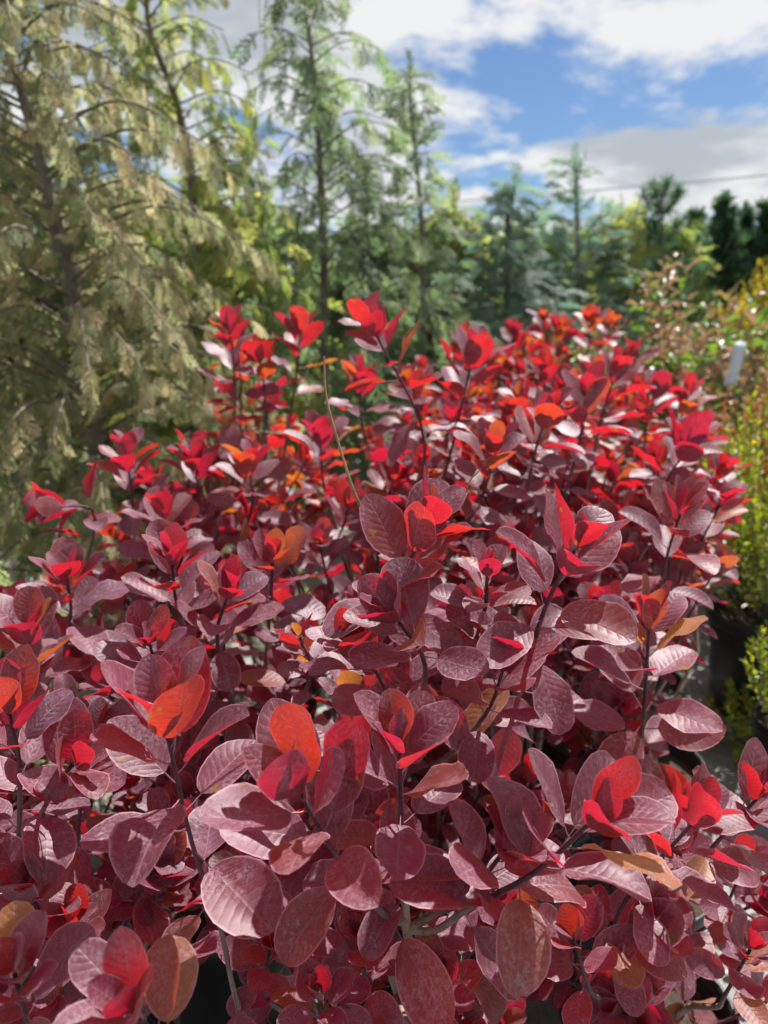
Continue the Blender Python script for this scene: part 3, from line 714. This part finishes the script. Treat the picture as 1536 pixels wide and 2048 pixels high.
# columnar dark evergreens
for i, (px, py, Y, R, lab) in enumerate([(1447, 405, 9.0, 0.40, 'dark columnar evergreen, tallest and broadest of the far clump'), (1490, 425, 9.3, 0.22, 'dark columnar evergreen, slim middle one of the far clump'),
                                          (1534, 415, 9.0, 0.30, 'dark columnar evergreen at the outer end of the far clump'), (1392, 430, 10.0, 0.3, 'small dark columnar evergreen next to the pine sapling')]):
    conifer('columnar_evergreen', lab, [tp(px, 900, Y)*np.array([1, 1, 0]) + np.array([0, 0, 0]), tp(px, 560, Y), tp(px, py, Y)], 0.04,
            (lambda RR: (lambda f: RR*min(1, (1-f)*1.6 + 0.02)*min(1, 0.7+f)))(R), 220, 7, 0.17, 'dark', SPRAY_FAR, 200+i, 0.03, 0.9, -0.3, group='far columnar evergreens')
# trees that close the view behind the others
for i, (px, py, Y, R, mk, lab) in enumerate([
        (470, 420, 5.4, 0.75, 'olive', 'bushy olive conifer between the crooked and the slender trunks'), (250, 400, 5.6, 0.8, 'green', 'dark green conifer behind the tan conifer'),
        (60, 330, 5.6, 0.85, 'olive', 'olive conifer hidden behind the leaning grey trunk'), (735, 450, 6.2, 0.65, 'green', 'grey-green conifer between the slender and the spire-topped trees'),
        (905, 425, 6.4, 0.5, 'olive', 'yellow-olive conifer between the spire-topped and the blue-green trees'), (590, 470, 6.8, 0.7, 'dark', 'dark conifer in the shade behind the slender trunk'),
        (955, 470, 8.0, 0.55, 'pale', 'pale small conifer peeping beside the blue-green conifer'), (1085, 465, 8.2, 0.6, 'pale', 'pale green conifer behind the wispy one'),
        (1200, 470, 8.4, 0.65, 'pale', 'pale conifer behind the feathery olive one'), (1285, 445, 8.6, 0.55, 'green', 'green conifer beside the bent cane'), (1350, 468, 8.6, 0.5, 'olive', 'olive-green conifer below the pine sapling'),
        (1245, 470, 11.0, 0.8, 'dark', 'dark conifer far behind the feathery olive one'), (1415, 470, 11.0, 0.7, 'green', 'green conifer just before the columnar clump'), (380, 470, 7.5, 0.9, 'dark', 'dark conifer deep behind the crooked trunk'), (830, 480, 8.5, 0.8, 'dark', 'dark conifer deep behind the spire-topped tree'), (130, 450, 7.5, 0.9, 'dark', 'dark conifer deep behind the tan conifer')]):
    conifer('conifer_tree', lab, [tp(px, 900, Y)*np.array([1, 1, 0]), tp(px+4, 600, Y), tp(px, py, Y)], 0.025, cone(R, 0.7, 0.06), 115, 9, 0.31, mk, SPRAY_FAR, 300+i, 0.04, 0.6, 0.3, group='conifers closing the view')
# potted seedling conifer at the edge of the block
conifer('conifer_seedling', 'pale green potted conifer seedling with flat ferny sprays beside the red bushes', [np.array([-0.98, 1.46, 0.2]), np.array([-1.0, 1.46, 0.6]), np.array([-1.0, 1.46, 1.12])], 0.012,
        cone(0.32, 0.6, 0.07), 34, 9, 0.15, 'pale', SPRAY, 400, 0.12, 0.4, 0.6, 150, False, pot=True)

# pine sapling
def pine(label, px, py, Y, seed):
    r = np.random.default_rng(seed); top = tp(px, py, Y); b0 = tp(px+2, 900, Y)*np.array([1, 1, 0])
    root = thing('pine_sapling', label, 'tree', b0); base = b0
    path = spline([b0, (b0+top)/2 + np.array([0.02, 0, 0]), top], 6)
    limbs = [tube(path-base, 0.025, 0.006, 7, 1, 0.4)]; V, F, o = [], [], 0; tips = []
    H = top[2]
    for wz, nb, ln in [(0.99, 3, 0.10), (0.93, 6, 0.20), (0.84, 5, 0.16), (0.74, 6, 0.32), (0.62, 6, 0.4), (0.5, 6, 0.45), (0.36, 6, 0.5)]:
        P = np.array([np.interp(wz*H, path[:, 2], path[:, 0]), np.interp(wz*H, path[:, 2], path[:, 1]), wz*H])
        for k in range(nb):
            a = 2*PI*k/nb + r.uniform(0, 1); o_ = np.array([math.cos(a), math.sin(a), 0])
            e = P + o_*ln*0.8 + np.array([0, 0, ln*0.75]); bp = spline([P, P + o_*ln*0.5 + np.array([0, 0, ln*0.2]), e], 5); tips.append(bp)
            limbs.append(tube(bp-base, 0.008, 0.004, 5, 0.6, 0.2))
    tips.append(path[-5:])
    for bp in tips:
        for q in range(90):
            i = int(r.integers(1, len(bp)-1)) if q < 60 else len(bp)-2; f = r.uniform(); P = bp[i]*(1-f) + bp[i+1]*f; T = nrm(bp[i+1]-bp[i])
            D = nrm(T*0.8 + r.normal(0, 0.55, 3)); S = nrm(np.cross(D, r.normal(size=3)))*0.004; ln = r.uniform(0.07, 0.12)
            V.extend([P-S-base, P+S-base, P+D*ln+S*0.3-base, P+D*ln-S*0.3-base]); F.append((o, o+1, o+2, o+3)); o += 4
    v, f_, t_ = joinq(limbs); link('trunk', mesh_from('trunk', v, f_, tint=t_, mat=MAT['bark']), root)
    c = link('needles', mesh_from('needles', np.array(V), np.array(F), np.zeros((o, 2)), r.uniform(size=o//4).repeat(4), MAT['dark', 1]), root); c['kind'] = 'stuff'
pine('young pine with upswept whorls standing above the far conifers', 1323, 385, 6.6, 9)

# ------------------------------------------------------------------ other potted shrubs
def shrub(name, label, base, H, R, nst, per, lsize, fam, matkey, seed, z0=0.3, potsize=1, nobj=200, flat=1.0, stem_r=0.003, upright=0.7, group=None, cat='shrub', zmin=0.2):
    r = np.random.default_rng(seed); base = np.asarray(base, float); root = thing(name, label, cat, base, group)
    specs, limbs = [], []
    for k in range(nst):
        a = r.uniform(0, 2*PI); rad = R*math.sqrt(r.uniform()); hh = z0 + (H-z0)*(zmin + (1-zmin)*r.uniform()**0.55)*(1-0.35*(rad/R)**2)
        T = base + np.array([rad*math.cos(a), rad*math.sin(a)*flat, hh]); B = base + np.array([0.03*r.normal(), 0.03*r.normal(), z0*0.8])
        M = B*0.45 + T*0.55 + np.array([rad*0.2*math.cos(a), rad*0.2*math.sin(a), -0.02]); p = spline([B, M, T], 5)
        limbs.append(tube(p-base, stem_r, stem_r*0.4, 4, 0.8, 0.3))
        for j in range(per):
            t = 1 - 0.62*(j/per)**1.2; q = t*(len(p)-1)*0.999; i0 = int(q); fr = q-i0; P = p[i0]*(1-fr)+p[min(i0+1, len(p)-1)]*fr
            A = nrm(p[min(i0+1, len(p)-1)]-p[i0]); ph = j*2.39996 + r.normal(0, 0.3); ref = np.array([1.0, 0, 0]) if abs(A[0]) < 0.8 else np.array([0, 1.0, 0])
            u = nrm(ref-A*(ref@A)); b = np.cross(A, u); Rr = math.cos(ph)*u + math.sin(ph)*b; th = math.radians(25 + 60*(j/per)**0.6*(1.4-upright) + r.normal(0, 14))
            specs.append((int(r.integers(len(fam))), frame(P, math.cos(th)*A + math.sin(th)*Rr, math.sin(th)*A - math.cos(th)*Rr + np.array([0, 0, 0.3]), lsize*r.uniform(0.65, 1.2), r.normal(0, 0.4))))
    v, f_, t_ = joinq(limbs); link('stems', mesh_from('stems', v, f_, tint=t_, mat=MAT['bark']), root)
    sc_ = []
    if nobj:
        for i, (ti, m) in enumerate(specs):
            c = m[:3, 3] + m[:3, 1]*0.6; px, py, d = proj(c)
            if -10 < px < 1546 and -10 < py < 2058 and visible_score([c]): sc_.append((-d, i))
        sc_.sort(reverse=True); sc_ = sc_[:nobj]
    ss = set(i for _, i in sc_)
    for i in ss: link('leaf', shared_mesh(fam, specs[i][0], matkey, 'leaf'), root, to_mat(specs[i][1], base))
    fo = link('foliage', joined_leaves('foliage', fam, [s for i, s in enumerate(specs) if i not in ss], matkey, base, r), root); fo['kind'] = 'stuff'
    if potsize == 1: link('pot', POT, root); link('soil', SOIL, root)
    if potsize == 2: link('pot', BIGPOT, root); link('soil', BIGSOIL, root)
    return root
shrub('lime_shrub', 'lime green small-leaved shrub in a large black pot on the fabric', (1.36, 2.42, 0), 1.18, 0.37, 150, 34, 0.027, SMALL, 'lime', 501, 0.34, 2, 300)
shrub('lime_shrub', 'low yellow-green shrub with twiggy shoots in a black pot', (1.20, 1.86, 0), 0.62, 0.20, 46, 26, 0.022, SMALL, 'lime', 502, 0.3, 1, 200)
shrub('yellow_shrub', 'golden yellow rounded shrub standing below the dark columnar evergreens', (3.0, 5.6, 0), 1.85, 0.58, 700, 18, 0.048, SMALL, 'yellow', 503, 0.3, 0, 0, zmin=0.3)
shrub('rust_plant', 'rusty orange fine-textured plant below the white tag', (1.66, 3.02, 0), 1.20, 0.36, 260, 24, 0.03, SMALL, 'rust', 504, 0.3, 1, 150)
for i, (x, y, H, lab) in enumerate([(1.32, 3.62, 1.58, 'shrub with curled dry brown leaves just past the red block'), (1.86, 3.95, 1.6, 'half-dry shrub with green and brown leaves behind the white tag'), (1.62, 4.4, 1.78, 'dry twiggy shrub with pale curled leaves reaching above its neighbours'), (2.35, 4.2, 1.5, 'dry shrub with dark brown leaves beside the golden yellow shrub'), (1.2, 4.4, 1.5, 'dry shrub tucked between the red block and the blue-green conifer')]):
    shrub('dry_shrub', lab, (x, y, 0), H, 0.38, 50, 17, 0.085, DRY, 'brown', 510+i, 0.3, 1, 200, group='half-dry shrubs in pots', upright=0.5)
# low weeds on the ground by the block
for i, (px, py, lab) in enumerate([(40, 1140, 'bright green weed clump between the pots near the seedling'), (1500, 1500, 'small weed beside the low yellow-green shrub')]):
    dirv = RGT*((px-768)/FPX) - UPV*((py-1024)/FPX) + FWD; P = CAM + dirv*(CAMZ/-dirv[2])
    shrub('weed_clump', lab, (P[0], P[1], 0), 0.22 if i else 0.4, 0.16, 26, 14, 0.03, SMALL, 'lime', 530+i, 0.02, 0, 60, cat='weed')

# white plant tag held on the dry shrub
tb = pix(1458, 772, 2.95); tt_ = pix(1480, 684, 2.95)
p = spline([tb, (tb+tt_)/2 + np.array([0, -0.012, 0]), tt_], 5) - tb
sv, sf = [], []
for i, q in enumerate(p):
    for dx, dy in ((-0.024, -0.0008), (0.024, -0.0008), (0.024, 0.0008), (-0.024, 0.0008)): sv.append(q + np.array([dx, dy, 0]))
for i in range(len(p)-1):
    for k in range(4): sf.append((i*4+k, i*4+(k+1) % 4, (i+1)*4+(k+1) % 4, (i+1)*4+k))
sf += [(3, 2, 1, 0), tuple(4*(len(p)-1)+k for k in range(4))]
tg = link('plant_tag', mesh_from('plant_tag', sv, np.array(sf), mat=MAT['tag'], smooth=False)); tg.location = tuple(tb)
tg['label'] = 'white plastic strip tag hanging on the half-dry shrub'; tg['category'] = 'plant tag'

# bent cane and overhead cable
cp = spline([tp(1262, 900, 5.2)*np.array([1, 1, 0]), tp(1262, 600, 5.2), tp(1268, 460, 5.2), tp(1282, 395, 5.2), tp(1304, 373, 5.2), tp(1330, 385, 5.2)], 7)
v, f, t = tube(cp - cp[0], 0.006, 0.003, 6, 0.5, 0.5)
o_ = link('bent_cane', mesh_from('bent_cane', v, f, tint=t, mat=MAT['bark'])); o_.location = tuple(cp[0]); o_['label'] = 'thin grey cane bent over in a hook beside the young pine'; o_['category'] = 'cane'
a, b = tp(780, 414, 21.0), tp(1536, 352, 15.0); dv = b-a
cp = np.array([a + dv*s + np.array([0, 0, -0.25*(1-(2*(s+1.2)/3.6-1)**2)*-1*0.0]) for s in np.linspace(-2.0, 2.4, 40)]); cp[:, 2] += 0.06*(np.linspace(-2.0, 2.4, 40)-0.5)**2
v, f, t = tube(cp - cp[0], 0.016, 0.016, 6, 0.5, 0.5)
o_ = link('overhead_cable', mesh_from('overhead_cable', v, f, tint=t, mat=MAT['cable'])); o_.location = tuple(cp[0]); o_['label'] = 'single grey overhead cable crossing the cloudy sky'; o_['category'] = 'cable'

# leaf litter on the fabric
r = np.random.default_rng(77); sp = []
for k in range(240):
    x, y = r.uniform(-0.9, 1.4), r.uniform(0.9, 2.4); a = r.uniform(0, 2*PI)
    sp.append((int(r.integers(len(DRY))), frame(np.array([x, y, 0.012]), np.array([math.cos(a), math.sin(a), 0]), np.array([0, 0, 1.0]) + r.normal(0, 0.2, 3), r.uniform(0.03, 0.06))))
lo = link('leaf_litter', joined_leaves('leaf_litter', DRY, sp, 'brown', np.zeros(3))); lo['kind'] = 'stuff'; lo['label'] = 'scattered dry brown leaves lying on the grey fabric'; lo['category'] = 'leaf litter'
